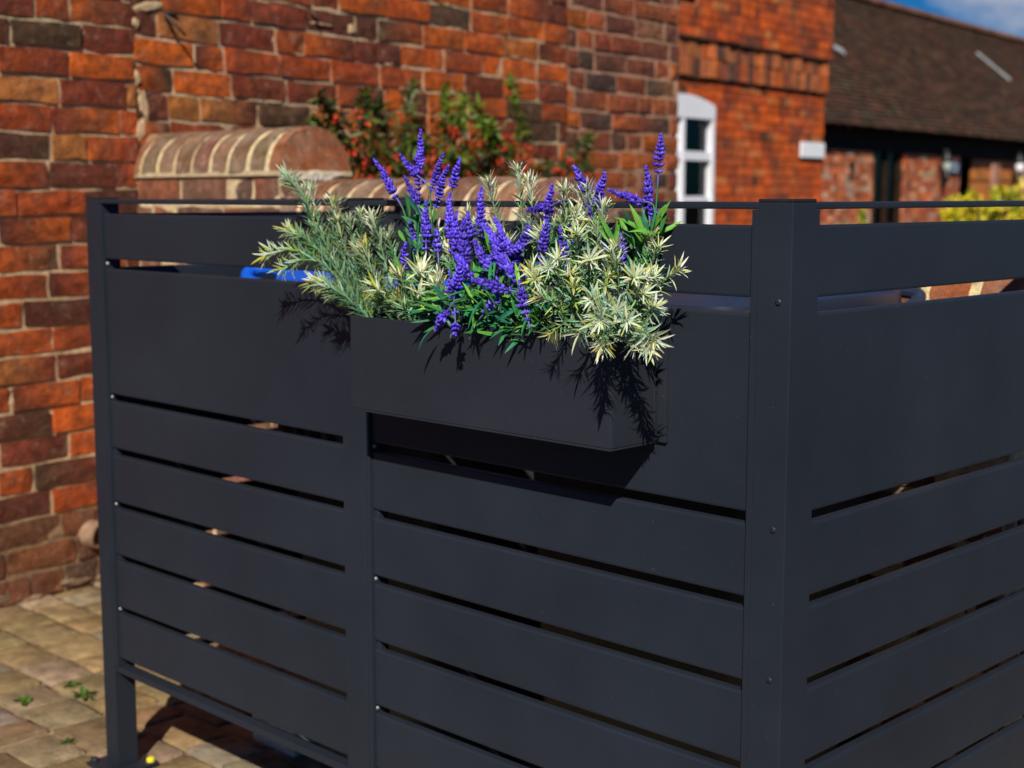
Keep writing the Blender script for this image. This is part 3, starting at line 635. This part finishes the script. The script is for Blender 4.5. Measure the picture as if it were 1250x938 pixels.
# ================================================================== BINS
def rrect(w, d, rad, n=4):
    out = []
    for (sx, sy, a0) in ((1, 1, 0), (-1, 1, 90), (-1, -1, 180), (1, -1, 270)):
        for k in range(n+1):
            th = R(a0 + 90*k/n); out.append((sx*(w/2-rad) + rad*math.cos(th), sy*(d/2-rad) + rad*math.sin(th)))
    return out
def loft(mb, secs, m=0):
    n = len(secs[0][0]); vs = [V((p[0]+ox, p[1]+oy, z)) for (pl_, z, ox, oy) in secs for p in pl_]
    fs = [(i*n+j, i*n+(j+1) % n, (i+1)*n+(j+1) % n, (i+1)*n+j) for i in range(len(secs)-1) for j in range(n)]
    fs += [tuple(range(n))[::-1], tuple((len(secs)-1)*n+j for j in range(n))]; mb.add(vs, fs, m)
def make_bin(loc, lidmat, label, sticker):
    b = empty('wheelie_bin', loc, label, 'wheelie bin', 'wheelie bins inside the screen'); L = V(loc)
    def fin(mb, name, mat, par, smooth=True):
        mb.v = [tuple(V((v[0], v[1], v[2]*1.014)) + L) for v in mb.v]; o = mb.build(name, mat, par)
        if smooth: o.data.polygons.foreach_set('use_smooth', [True]*len(o.data.polygons)); o.data.set_sharp_from_angle(angle=R(35))
        return o
    m = MB(); loft(m, [(rrect(.36, .40, .05), .03, 0, -.03), (rrect(.37, .42, .05), .06, 0, -.03), (rrect(.45, .50, .05), .93, 0, -.005), (rrect(.455, .51, .05), .955, 0, .0), (rrect(.48, .54, .05), .96, 0, 0), (rrect(.48, .54, .05), .995, 0, 0)])
    fin(m, 'body', M_BIN, b)
    m = MB(); loft(m, [(rrect(.485, .55, .06), .996, 0, 0), (rrect(.49, .555, .06), 1.003, 0, 0), (rrect(.488, .55, .06), 1.022, 0, 0), (rrect(.45, .50, .06), 1.036, 0, .01), (rrect(.36, .40, .07), 1.044, 0, .015), (rrect(.34, .38, .07), 1.05, 0, .015), (rrect(.2, .22, .06), 1.055, 0, .015)])
    lid = fin(m, 'lid', lidmat, b)
    m = MB()
    m.tube(spline([(-.235, .255, .985), (-.235, .30, 1.0), (-.22, .318, 1.015), (-.10, .32, 1.02), (.10, .32, 1.02), (.22, .318, 1.015), (.235, .30, 1.0), (.235, .255, .985)], 40), .0125, 10)
    for x in (-.10, .10): m.box(x-.02, x+.02, .25, .315, .985, 1.02)
    fin(m, 'handle', lidmat, b)
    for sx in (-1, 1):
        m = MB(); m.tube(spline([(sx*.235, -.27, 1.0), (sx*.30, -.275, 1.012), (sx*.325, -.25, 1.03), (sx*.30, -.215, 1.035), (sx*.235, -.205, 1.02)], 16), .014, 10); fin(m, 'lid_grip', lidmat, lid)
    for sx in (-1, 1):
        m = MB(); m.lathe((sx*.17 - .022, .225, .10), (1, 0, 0), [(0, .085), (.006, .1), (.038, .1), (.044, .085)], 24); w = fin(m, 'wheel', M_RUBBER, b)
    m = MB(); m.tube([(-.19, .225, .1), (.19, .225, .1)], .012, 8); fin(m, 'axle', M_STEEL, b)
    if sticker:
        m = MB(); y = -.262; sx_ = -.055
        def quad(x0, x1, z0, z1, d, c): m.box(x0+sx_, x1+sx_, y-d, y-d+.002, z0, z1, 0, c)
        quad(-.17, .17, .625, .80, .000, (.13, .125, .125)); 
        for (x0, x1, z0, z1) in ((-.15, -.115, .675, .735), (-.06, -.03, .672, .74), (.07, .115, .68, .735)): quad(x0, x1, z0, z1, .003, (.10, .006, .005))
        for k in range(5): quad(-.10+.05*k, -.075+.05*k, .68, .72 + .01*(k % 2), .0035, (.01, .01, .012))
        vs = [V((sx_ + .02 + .028*math.cos(t*.3927), y-.003, .655 + .028*math.sin(t*.3927))) for t in range(16)]; m.add(vs, [tuple(range(16))], 0, (.15, .009, .007))
        fin(m, 'sticker', M_STICKER, b, False)
make_bin((-1.235, .56, 0), M_BLUE, 'wheelie bin with a bright blue lid behind the left half of the screen', True)
make_bin((-.54, .56, 0), M_SLATE, 'wheelie bin with a dark slate lid behind the corner post', False)

r_ = random.Random(77); m = MB(); m.box(-1.585, -1.43, .30, .60, .0, .10)
tag(m.build('concrete_block', M_STONE, origin=(-1.51, .45, 0), bevel=.008), 'rough grey concrete block on the setts under the bottom rail of the screen', 'block')
# ================================================================== FLOWER BOX
PX0, PX1, PY, PZ0, PZ1 = -.7300, -.2050, -.0945, .877, 1.0225
box = empty('flower_box', ((PX0+PX1)/2, PY/2, PZ0), 'long dark grey metal planter box hooked on the front of the screen', 'planter')
m = MB(); t_ = .003
m.box(PX0, PX1, PY, -.003, PZ0, PZ0+t_); m.box(PX0, PX1, PY, PY+t_, PZ0+t_+.0002, PZ1); m.box(PX0, PX1, -.003-t_, -.003, PZ0+t_+.0002, PZ1)
m.box(PX0, PX0+t_, PY+t_+.0002, -.0065, PZ0+t_+.0002, PZ1-.0003); m.box(PX1-t_, PX1, PY+t_+.0002, -.0065, PZ0+t_+.0002, PZ1-.0003)
m.build('box', M_BOX, box, bevel=.0013)
m = MB(); m.box(PX0+.004, PX1-.004, PY+.004, -.0075, PZ0+.02, PZ1-.022); m.build('soil', M_SOIL, box)
for x in (PX1+.0003,):
    m = MB(); m.box(x, x+.0145, .0002, .0060, PZ0+.002, PZ1); m.build('flange', M_BOX, box, bevel=.0003)
for x in (-.66, -.28):
    m = MB(); m.box(x-.02, x+.02, -.0022, -.0002, PZ1-.02, ZBT+.004); m.box(x-.02, x+.02, -.0022, .026, ZBT+.0042, ZBT+.0062); m.build('hook', M_METAL, box, bevel=.0006)

# ------------------------------------------------------------------ variegated foliage
def inbox(px, py, y):                    # depths below were noted for a box 147 mm deep; this one is 94 mm
    return at(px, py, y*.643 if y > -.147 else -.0945 + (y + .147)*.9)
CREAM = [(.86, .83, .58), (.84, .83, .66), (.88, .86, .72), (.76, .79, .52), (.84, .76, .40)]
GREEN = [(.045, .22, .11), (.07, .30, .16), (.11, .38, .22), (.07, .24, .05), (.03, .15, .08), (.22, .40, .05), (.06, .27, .13)]
YELL = [(.62, .50, .05), (.55, .47, .04), (.66, .56, .12)]
def sprig(mb, pts, r, cream=.5, yellow=.1, L=.027, dens=1., star=True, start=.12):
    p3 = [inbox(*q) for q in pts]; ln = sum((p3[i+1]-p3[i]).length for i in range(len(p3)-1)); n = max(8, int(ln/.005)); p = spline(p3, n)
    mb.tube(p, [.0017 - .0008*i/(n-1) for i in range(n)], 5, 1, (.11, .19, .09), [vary((.13, .2, .10), r, .15) for _ in p])
    az = r.uniform(0, 6); s = start*ln; step = .0072/dens
    while s < ln:
        f = s/ln; i = min(int(f*(n-1)), n-2); t = (p[i+1]-p[i]).normalized(); a = t.orthogonal().normalized(); bb = t.cross(a)
        tipn = max(0, (f-.55)/.45)
        for w in range(3 if f < .9 else 4):
            th = az + w*2*math.pi/3 + r.uniform(-.4, .4); out = a*math.cos(th) + bb*math.sin(th)
            spread = R(r.uniform(42, 66) if f < .75 else r.uniform(28, 62)); d = t*math.cos(spread) + out*math.sin(spread) + V((0, 0, .1))
            ll = L*1.16*r.uniform(.72, 1.2)*(.85 + .15*f); c = min(1, max(0, cream*.12 + tipn*cream*1.15 + r.uniform(-.2, .17)))
            g, cr = r.choice(GREEN), (r.choice(YELL) if r.random() < yellow else r.choice(CREAM))
            cb = tuple(g[k]*(1-c) + cr[k]*c for k in range(3)); ct = tuple(g[k]*(1-min(1, c+.28)) + cr[k]*min(1, c+.28) for k in range(3))
            cm = tuple(g[k]*1.05*(1-c*.7) + cr[k]*c*.7 for k in range(3))
            lens_leaf(mb, p[i], d, -out + t*.3, ll, ll*r.uniform(.095, .135), vary(cb, r, .1), vary(ct, r, .08), r.uniform(-.25, .35), 0, .35, cm)
        az += 1.05; s += step*r.uniform(.8, 1.25)
    if star:
        t = (p[-1]-p[-4]).normalized(); a = t.orthogonal().normalized(); bb = t.cross(a)
        for ring_, (k, sp) in enumerate(((5, 70), (4, 40), (2, 14))):
            for w in range(k):
                th = 2*math.pi*w/k + r.uniform(-.3, .3) + ring_*.6; out = a*math.cos(th) + bb*math.sin(th); q = R(sp + r.uniform(-12, 12)); d = t*math.cos(q) + out*math.sin(q)
                cr = r.choice(YELL) if r.random() < yellow*1.2 else r.choice(CREAM); c = min(1, .45 + cream*.6 + r.uniform(-.2, .15)); g = r.choice(GREEN)
                e = tuple(g[k2]*(1-c) + cr[k2]*c for k2 in range(3)); ll = L*1.0*r.uniform(.55, 1.2)*(1 if ring_ < 2 else .6)
                lens_leaf(mb, p[-1] - t*.002, d, -out + t*.2, ll, ll*r.uniform(.095, .13), vary(e, r, .08), vary(cr, r, .06), r.uniform(-.25, .35), 0, .35, tuple(g[k2]*.55 + cr[k2]*.45 for k2 in range(3)))
def foliage_plant(label, root, sprigs, seed):
    r = random.Random(seed); p = inbox(*root); p.z = PZ1 - .03; b = empty('variegated_plant', p, label, 'plant', 'variegated plants in the flower box')
    extra = []
    for (pts, kw) in sprigs:
        if r.random() < .45:
            dx, dy = r.uniform(-16, 16), r.uniform(-8, 14); k2 = dict(kw); k2['cream'] = kw['cream']*r.uniform(.45, .85); k2['L'] = kw['L']*.92
            extra.append(([(x + dx*q/3, y_ + dy*q/3, z_ - .006*q) for q, (x, y_, z_) in enumerate(pts)], k2))
    for (pts, kw) in sprigs + extra:
        mb = MB(); sprig(mb, pts, r, **kw); mb.build('sprig', [M_LEAF, M_STEM], b)
K = dict
foliage_plant('grey green plant sprawling left over the end of the flower box with pale pointed tips', (465, 398, -.07), [
    ([(458,398,-.07),(425,345,-.08),(388,280,-.085),(368,238,-.09),(351,216,-.09)], K(cream=.33, L=0.0274)),
    ([(456,398,-.08),(420,350,-.10),(385,315,-.12),(355,305,-.13),(325,312,-.135)], K(cream=.42, L=0.0262, yellow=.3)),
    ([(462,398,-.06),(428,330,-.05),(408,285,-.045),(408,248,-.04)], K(cream=.55, L=0.0285, yellow=.2)),
    ([(460,398,-.07),(425,350,-.08),(398,300,-.07),(379,232,-.06)], K(cream=.5, L=0.0251)),
    ([(466,398,-.06),(440,345,-.05),(432,300,-.04),(426,268,-.04)], K(cream=.4, L=0.0262)),
    ([(460,398,-.09),(430,372,-.11),(405,352,-.12),(384,345,-.125)], K(cream=.5, L=0.0274, yellow=.5)),
    ([(458,398,-.08),(410,330,-.10),(375,295,-.12),(352,282,-.12)], K(cream=.35, L=0.0239, yellow=.4)),
    ([(464,400,-.10),(440,380,-.10),(420,362,-.12),(404,356,-.125)], K(cream=.35, L=0.0251)),
    ([(468,398,-.05),(446,360,-.04),(420,300,-.05),(413,268,-.05)], K(cream=.45, L=0.0262, yellow=.4)),
    ([(464,398,-.07),(436,365,-.075),(418,335,-.08),(407,318,-.08)], K(cream=.22, L=0.0251, star=False)),
], 101)
foliage_plant('bushy pale plant between the sprawling left one and the purple lavender', (505, 398, -.07), [
    ([(490,400,-.07),(476,350,-.06),(462,300,-.06),(452,272,-.065)], K(cream=.75, L=0.0274)),
    ([(490,400,-.09),(468,365,-.10),(455,335,-.105),(446,300,-.10)], K(cream=.4, L=0.0239, yellow=.4)),
    ([(492,400,-.10),(478,372,-.12),(465,360,-.13),(458,350,-.135)], K(cream=.5, L=0.0274, yellow=.4)),
    ([(500,400,-.09),(498,372,-.11),(494,352,-.12),(488,338,-.13)], K(cream=.6, L=0.0285, yellow=.3)),
    ([(505,400,-.08),(508,365,-.10),(512,345,-.115),(514,332,-.125)], K(cream=.6, L=0.0296)),
    ([(510,400,-.09),(518,372,-.10),(526,362,-.12),(532,354,-.125)], K(cream=.7, L=0.0285)),
    ([(498,400,-.05),(488,340,-.04),(478,305,-.03),(474,290,-.03)], K(cream=.4, L=0.0262)),
    ([(508,400,-.05),(515,340,-.04),(524,305,-.03),(532,285,-.03)], K(cream=.6, L=0.0274)),
    ([(485,400,-.10),(475,384,-.11),(468,375,-.12),(462,366,-.12)], K(cream=.4, L=0.0228, yellow=.8)),
    ([(497,400,-.11),(502,378,-.115),(507,368,-.125),(512,358,-.13)], K(cream=.25, L=0.0274)),
    ([(503,400,-.09),(488,378,-.10),(482,362,-.11),(478,345,-.11)], K(cream=.2, L=0.0251, star=False)),
    ([(506,402,-.12),(498,384,-.115),(492,376,-.125),(486,366,-.125)], K(cream=.3, L=0.0228, yellow=.6)),
    ([(500,400,-.07),(470,350,-.07),(448,320,-.07),(437,303,-.07)], K(cream=.6, L=0.0251)),
], 102)
foliage_plant('slender pale plant standing upright at the back between the two purple clusters', (640, 392, -.03), [
    ([(632,398,-.03),(620,320,-.025),(605,260,-.02),(596,222,-.02)], K(cream=.6, L=.024)),
    ([(640,398,-.03),(640,310,-.025),(636,250,-.02),(632,206,-.02)], K(cream=.45, L=.024)),
    ([(645,398,-.035),(650,310,-.03),(650,258,-.03),(646,222,-.03)], K(cream=.85, L=.026)),
    ([(636,398,-.04),(628,330,-.04),(614,300,-.035),(604,282,-.035)], K(cream=.7, L=.026)),
    ([(642,398,-.04),(660,330,-.04),(664,295,-.04),(661,270,-.04)], K(cream=.6, L=.024, yellow=.3)),
    ([(630,398,-.04),(600,330,-.04),(580,290,-.035),(570,262,-.03)], K(cream=.6, L=.024)),
    ([(630,398,-.05),(585,345,-.05),(560,320,-.05),(545,300,-.045)], K(cream=.75, L=.026)),
    ([(640,398,-.04),(628,345,-.045),(622,318,-.05),(620,296,-.05)], K(cream=.4, L=.024, yellow=.3)),
    ([(634,398,-.08),(560,370,-.10),(540,352,-.11),(535,340,-.115)], K(cream=.8, L=.025)),
], 103)
foliage_plant('large cream leaved plant with star shaped tips at the right end of the flower box', (715, 395, -.08), [
    ([(705,400,-.06),(696,330,-.05),(690,270,-.04),(688,232,-.04)], K(cream=.6, L=0.0228)),
    ([(710,400,-.06),(714,330,-.05),(716,270,-.04),(716,240,-.04)], K(cream=.65, L=0.0228)),
    ([(712,400,-.06),(728,340,-.05),(734,285,-.045),(737,252,-.045)], K(cream=.55, L=0.0233)),
    ([(705,400,-.07),(682,340,-.07),(668,300,-.075),(662,283,-.08)], K(cream=.6, L=0.0223, yellow=.25)),
    ([(708,400,-.08),(694,355,-.10),(684,325,-.13),(680,316,-.15)], K(cream=.62, L=0.0223)),
    ([(714,400,-.09),(718,350,-.12),(720,325,-.16),(720,316,-.18)], K(cream=.6, L=0.0223)),
    ([(700,400,-.08),(672,360,-.12),(656,338,-.15),(648,330,-.165)], K(cream=.65, L=0.0233, yellow=.4)),
    ([(718,400,-.07),(738,350,-.08),(750,320,-.09),(752,300,-.09)], K(cream=.6, L=0.0223, yellow=.2)),
    ([(710,400,-.05),(700,330,-.04),(680,280,-.03),(704,262,-.05)], K(cream=.6, L=0.0228)),
    ([(712,400,-.08),(706,350,-.10),(702,310,-.12),(702,290,-.13)], K(cream=.5, L=0.0228)),
    ([(700,400,-.10),(684,378,-.15),(672,368,-.18),(660,362,-.195)], K(cream=.62, L=0.0233, yellow=.5)),
    ([(704,402,-.11),(694,392,-.16),(684,398,-.19),(672,408,-.205)], K(cream=.65, L=0.0223, yellow=.5)),
    ([(712,400,-.08),(720,365,-.10),(735,345,-.11),(742,336,-.115)], K(cream=.35, L=0.0223, yellow=.4)),
    ([(706,400,-.09),(690,370,-.12),(690,348,-.14),(696,335,-.15)], K(cream=.3, L=0.0223, yellow=.4)),
    ([(716,400,-.05),(726,320,-.03),(720,280,-.03),(706,236,-.03)], K(cream=.6, L=0.0223)),
    ([(708,402,-.10),(700,380,-.14),(698,362,-.165),(700,350,-.17)], K(cream=.35, L=0.0223, yellow=.6)),
    ([(712,400,-.06),(690,340,-.05),(676,300,-.045),(675,268,-.045)], K(cream=.6, L=0.0223)),
    ([(714,400,-.07),(728,330,-.07),(730,300,-.075),(728,278,-.08)], K(cream=.62, L=0.0228)),
], 104)
foliage_plant('cream tipped plant trailing over the right front corner of the flower box', (762, 402, -.09), [
    ([(752,405,-.09),(765,360,-.12),(772,345,-.15),(775,338,-.165)], K(cream=.62, L=0.0223)),
    ([(756,405,-.08),(778,345,-.07),(790,310,-.065),(795,288,-.06)], K(cream=.65, L=0.0223)),
    ([(758,405,-.09),(786,372,-.10),(808,345,-.10),(828,330,-.10)], K(cream=.65, L=0.0214, yellow=.3)),
    ([(756,405,-.09),(782,370,-.11),(790,350,-.12),(798,338,-.125)], K(cream=.5, L=0.0223)),
    ([(750,405,-.11),(742,385,-.17),(734,382,-.215),(728,392,-.235)], K(cream=.6, L=0.0223)),
    ([(750,408,-.11),(744,395,-.18),(740,405,-.225),(737,420,-.24)], K(cream=.62, L=0.0228, yellow=.2)),
    ([(752,408,-.11),(766,400,-.17),(786,406,-.20),(799,417,-.21)], K(cream=.62, L=0.0228)),
    ([(752,408,-.10),(764,396,-.16),(772,410,-.19),(776,420,-.195)], K(cream=.6, L=0.0223)),
    ([(756,405,-.10),(778,392,-.14),(792,380,-.15),(800,374,-.155)], K(cream=.5, L=0.0223)),
    ([(748,405,-.10),(738,375,-.15),(730,368,-.18),(722,366,-.20)], K(cream=.35, L=0.0233)),
    ([(750,406,-.10),(752,385,-.15),(750,380,-.19),(752,378,-.21)], K(cream=.45, L=0.0228)),
    ([(752,405,-.08),(752,360,-.09),(748,330,-.10),(742,312,-.10)], K(cream=.45, L=0.0223, yellow=.3)),
    ([(756,406,-.10),(764,380,-.13),(776,366,-.155),(786,358,-.16)], K(cream=.5, L=0.0228)),
    ([(750,407,-.10),(730,395,-.16),(716,400,-.20),(706,408,-.215)], K(cream=.45, L=0.0228)),
], 105)

# ------------------------------------------------------------------ lavender
PURP = [(.085, .045, .52), (.11, .06, .60), (.065, .032, .42), (.15, .10, .66), (.05, .022, .33)]
def floret(mb, p, d, L, w, c):
    d = d.normalized(); a = d.orthogonal().normalized(); b = d.cross(a); vs = [p]
    for k in range(5): th = 1.2566*k; vs.append(p + d*(L*.5) + (a*math.cos(th) + b*math.sin(th))*w)
    vs.append(p + d*L); lt = tuple(min(1, h*1.3+.01) for h in c)
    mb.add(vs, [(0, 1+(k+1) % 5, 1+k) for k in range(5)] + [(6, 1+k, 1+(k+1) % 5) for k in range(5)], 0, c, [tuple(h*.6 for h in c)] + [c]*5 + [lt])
def spike(parent, base, tip, r, fat=1., gapw=True):
    mb = MB(); ax = (tip-base); L = ax.length; t = ax.normalized(); a = t.orthogonal().normalized(); b = t.cross(a); n = max(4, int(L/.0044)); az = r.uniform(0, 6)
    bend = rvec(r)*L*.05; lum = r.uniform(.7, 1.3)
    for i in range(n):
        f = i/(n-1); c0 = base + rvec(r)*.001 + ax*f + bend*math.sin(f*3.14); k = 7 if f < .8 else 5; sp = R(62 - 42*f); sz = (1 - .5*f**2.2)*fat
        for w in range(k):
            th = az + 6.283*w/k + r.uniform(-.2, .2); d = (a*math.cos(th) + b*math.sin(th))*math.sin(sp) + t*math.cos(sp)
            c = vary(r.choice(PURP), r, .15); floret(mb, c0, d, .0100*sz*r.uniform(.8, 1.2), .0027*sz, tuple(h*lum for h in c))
        az += .45
    floret(mb, tip - t*.004, t, .009*fat, .002*fat, PURP[1])
    if gapw:
        for (dd, k) in ((.009, 6), (.019, 4)):
            if r.random() < (.9 if dd < .01 else .4):
                for w in range(k):
                    th = 6.283*w/k + r.uniform(-.3, .3); d = (a*math.cos(th) + b*math.sin(th))*.8 + t*.5; floret(mb, base - t*dd, d, .008*fat, .0022*fat, vary(r.choice(PURP), r, .15))
    mb.build('flower_spike', M_FLOWER, parent, smooth=True)
LGREEN = [(.025, .17, .05), (.018, .13, .055), (.08, .26, .03), (.03, .15, .03), (.02, .14, .08), (.11, .27, .03)]
def lavender(label, root, spikes, leaves, seed):
    """spikes: (base px, py, tip px, py, depth y, fatness); leaves: (px, py, y, dir px, py, length)"""
    r = random.Random(seed); rp = inbox(*root); rp.z = PZ1 - .03
    b = empty('lavender_plant', rp, label, 'lavender', 'lavender plants in the flower box')
    for (bx, by, tx, ty, y, fat) in spikes:
        yt = y + r.uniform(-.012, .012); B, T = inbox(bx, by, y), inbox(tx, ty, yt); spike(b, B, T, r, fat)
        s0 = rp + V((r.uniform(-.02, .02), r.uniform(-.012, .012), 0)); t = (T-B).normalized()
        mid = B - t*min(.035, .5*(B-s0).length); p = spline([s0, s0*.35 + mid*.65 + V((0, 0, .004)), mid, B, B + t*.01], 16)
        mb = MB(); mb.tube(p, [.0013]*10 + [.0010]*6, 5, 0, (.05, .15, .04), [vary((.05, .15, .05) if i < 9 else (.16, .12, .42), r, .1) for i in range(16)]); mb.build('stem', M_STEM, b, smooth=True)
    mb = MB()
    for (px, py, y, n, spread, L, updir) in leaves:
        for k in range(n):
            p = inbox(px + r.gauss(0, 1)*spread, py + r.gauss(0, 1)*spread*.7, y + r.uniform(-.03, .02)); d = V(updir) + rvec(r)*.9
            g = vary(r.choice(LGREEN), r, .25); ll = L*r.uniform(.6, 1.25)
            lens_leaf(mb, p, d, V((.5, -.6, .6)) + rvec(r)*.6, ll, ll*r.uniform(.11, .17), g, tuple(h*1.25 for h in g), r.uniform(-.1, .45), 0, .3)
    mb.build('foliage', M_LEAF, b)
lavender('lavender with tall purple spikes fanning out, leftmost of the lavender plants', (522, 385, -.06), [
    (480,236,457,196,-.05,1.), (512,206,513,162,-.04,1.05), (509,214,489,189,-.055,.9), (511,232,510,208,-.05,.8), (509,250,495,217,-.07,.95), (529,226,541,190,-.04,.95), (536,240,547,204,-.05,.95), (553,228,561,196,-.05,.95), (520,290,520,249,-.09,1.05), (534,302,533,282,-.085,1.), (494,322,495,298,-.08,.9), (507,300,500,272,-.06,.9)],
    [(515,300,-.06,22,12,.040,(0,0,1)), (512,350,-.08,26,13,.042,(-.2,-.2,.9)), (520,265,-.05,8,6,.04,(.1,0,1)), (505,270,-.05,8,8,.04,(-.2,0,1))], 201)
lavender('dense dark purple lavender at the middle front of the flower box', (590, 395, -.09), [
    (552,292,549,240,-.10,1.1), (567,322,566,271,-.13,1.35), (557,305,557,262,-.10,1.1), (588,276,587,231,-.07,1.05), (608,303,583,271,-.12,1.1), (577,290,571,262,-.10,1.05), (618,328,602,296,-.13,1.2), (600,330,581,298,-.13,1.2), (609,352,578,343,-.17,1.2), (558,350,562,327,-.16,1.2), (552,358,549,334,-.155,1.15), (640,376,634,346,-.17,1.1), (624,322,645,280,-.10,1.1), (632,322,605,268,-.09,1.1), (628,340,612,312,-.14,1.1), (543,386,532,401,-.20,1.1), (556,396,556,408,-.2,1.), (600,372,608,362,-.16,1.), (640,300,652,262,-.06,1.), (620,308,640,300,-.12,1.), (572,334,556,312,-.15,1.15), (596,322,612,300,-.13,1.1)],
    [(560,370,-.14,42,16,.040,(0,-.5,.7)), (600,380,-.14,46,22,.040,(.1,-.6,.5)), (640,385,-.13,40,18,.036,(.3,-.5,.5)), (590,345,-.12,34,18,.042,(0,-.4,.8)), (545,385,-.15,20,10,.045,(-.4,-.6,.3)), (660,390,-.14,30,14,.034,(.3,-.6,.3)), (620,395,-.13,22,16,.036,(.1,-.7,.1))], 202)
lavender('pair of short purple lavender spikes leaning together just left of the cream leaves', (672, 390, -.05), [
    (668,262,674,229,-.06,1.), (671,252,645,257,-.07,1.), (668,282,668,262,-.06,.9), (662,308,668,272,-.09,1.05), (690,312,684,280,-.06,.9)],
    [(672,300,-.06,12,8,.036,(0,0,1)), (668,345,-.07,14,10,.036,(0,-.3,.8))], 203)
lavender('pair of purple lavender spikes rising out of the cream leaves', (722, 390, -.04), [
    (716,234,702,205,-.03,1.1), (728,250,738,214,-.03,1.1), (722,262,718,232,-.035,1.), (700,290,694,262,-.04,.9)],
    [(724,300,-.04,10,8,.034,(0,0,1))], 204)
lavender('tallest lavender with a long thin purple spike, rightmost of the lavender plants', (778, 398, -.04), [
    (804,203,806,167,-.035,1.), (791,248,788,206,-.04,1.), (777,246,744,233,-.045,.95), (756,324,757,289,-.07,1.15), (796,262,795,248,-.04,.8), (740,318,738,296,-.06,.9)],
    [(788,290,-.04,22,8,.046,(.05,0,1)), (796,275,-.04,7,5,.036,(.6,-.1,.7)), (772,300,-.04,14,8,.046,(-.4,0,.9)), (782,340,-.05,20,10,.044,(0,0,1)), (752,305,-.04,8,6,.046,(-.3,0,1))], 205)

# ------------------------------------------------------------------ little weeds in the joints
for i, (px, py, s, lb) in enumerate(((28, 858, 1., 'small green weed in the paving joint at the left edge of the view'), (88, 838, .9, 'tiny weed in the paving joint, farthest of the pair by the left post'), (105, 850, 1.2, 'bushier weed in the paving joint right beside the left post'), (82, 907, .7, 'tiny dark weed in the paving joint nearest the post foot'))):
    rr = ray(px, py); p = CAM + rr*(-(CAM.z)/rr.z); r = random.Random(60+i); mb = MB()
    for k in range(16):
        d = rvec(r); d.z = abs(d.z)*.7 + .2; c = vary((.06, .12, .015), r, .3); lens_leaf(mb, p + V((r.uniform(-.015, .015)*s, r.uniform(-.015, .015)*s, .0)), d, V((0, 0, 1)), .022*s*r.uniform(.6, 1.2), .011*s, c, c, .2)
    tag(mb.build('weed', M_SHRUB, origin=(p.x, p.y, 0)), lb, 'weed', 'weeds between the setts')

# ================================================================== LIGHT, SKY, CAMERA
SUN = V((.510, -.608, .609)).normalized()
sl_ = bpy.data.lights.new('sun', 'SUN'); sl_.energy = 5.0; sl_.angle = R(.5); sl_.color = (1, .95, .87)
so = bpy.data.objects.new('sun', sl_); COL.objects.link(so); so.rotation_euler = SUN.to_track_quat('Z', 'Y').to_euler(); so.location = (4, -5, 5)
SKYTINT = (.19, .72, 1.26)
CLOUD = (.265, .1065, .125)
w = bpy.data.worlds.new('World'); sc.world = w; w.use_nodes = True; t = w.node_tree; bg = t.nodes['Background']
sky = t.nodes.new('ShaderNodeTexSky'); sky.sky_type = 'NISHITA'; sky.sun_disc = False; sky.sun_elevation = R(37.5); sky.sun_rotation = R(140)
sky.air_density = 1.; sky.dust_density = .3; sky.ozone_density = 3.
hs = t.nodes.new('ShaderNodeHueSaturation'); hs.inputs['Saturation'].default_value = 1.55; hs.inputs['Value'].default_value = .68; t.links.new(sky.outputs[0], hs.inputs['Color'])
tc = t.nodes.new('ShaderNodeTexCoord'); mp = t.nodes.new('ShaderNodeMapping'); mp.inputs['Scale'].default_value = (1, 1, 2.2); mp.inputs['Location'].default_value = CLOUD
t.links.new(tc.outputs['Generated'], mp.inputs['Vector'])
cn = noise(t, 5.5, 7, .55, mp.outputs[0]); cr = ramp(t, cn.outputs['Fac'], [(.56, 0.), (.68, 1.)])
tint = mul(t, hs.outputs[0], SKYTINT)
cm_ = mul(t, tint.outputs[2], (6.2, 6.9, 8.6), 1, 'MIX'); t.links.new(cr.outputs['Color'], cm_.inputs[0])
t.links.new(cm_.outputs[2], bg.inputs['Color']); bg.inputs['Strength'].default_value = .05
cam = bpy.data.cameras.new('camera'); co = bpy.data.objects.new('camera', cam); COL.objects.link(co)
mt = Matrix((CR, CU, -CF)).transposed().to_4x4(); mt.translation = CAM; co.matrix_world = mt
cam.sensor_width = 36; cam.lens = FPX/1250*36; cam.clip_start = .05; cam.clip_end = 600
cam.dof.use_dof = True; cam.dof.focus_distance = 1.86; cam.dof.aperture_fstop = 5.0; cam.dof.aperture_blades = 9
sc.camera = co
vs_ = sc.view_settings; vs_.view_transform = 'Standard'; vs_.look = 'None'; vs_.exposure = .25; vs_.gamma = 1; vs_.use_curve_mapping = False
sc.cycles.max_bounces = 6; sc.cycles.use_denoising = True
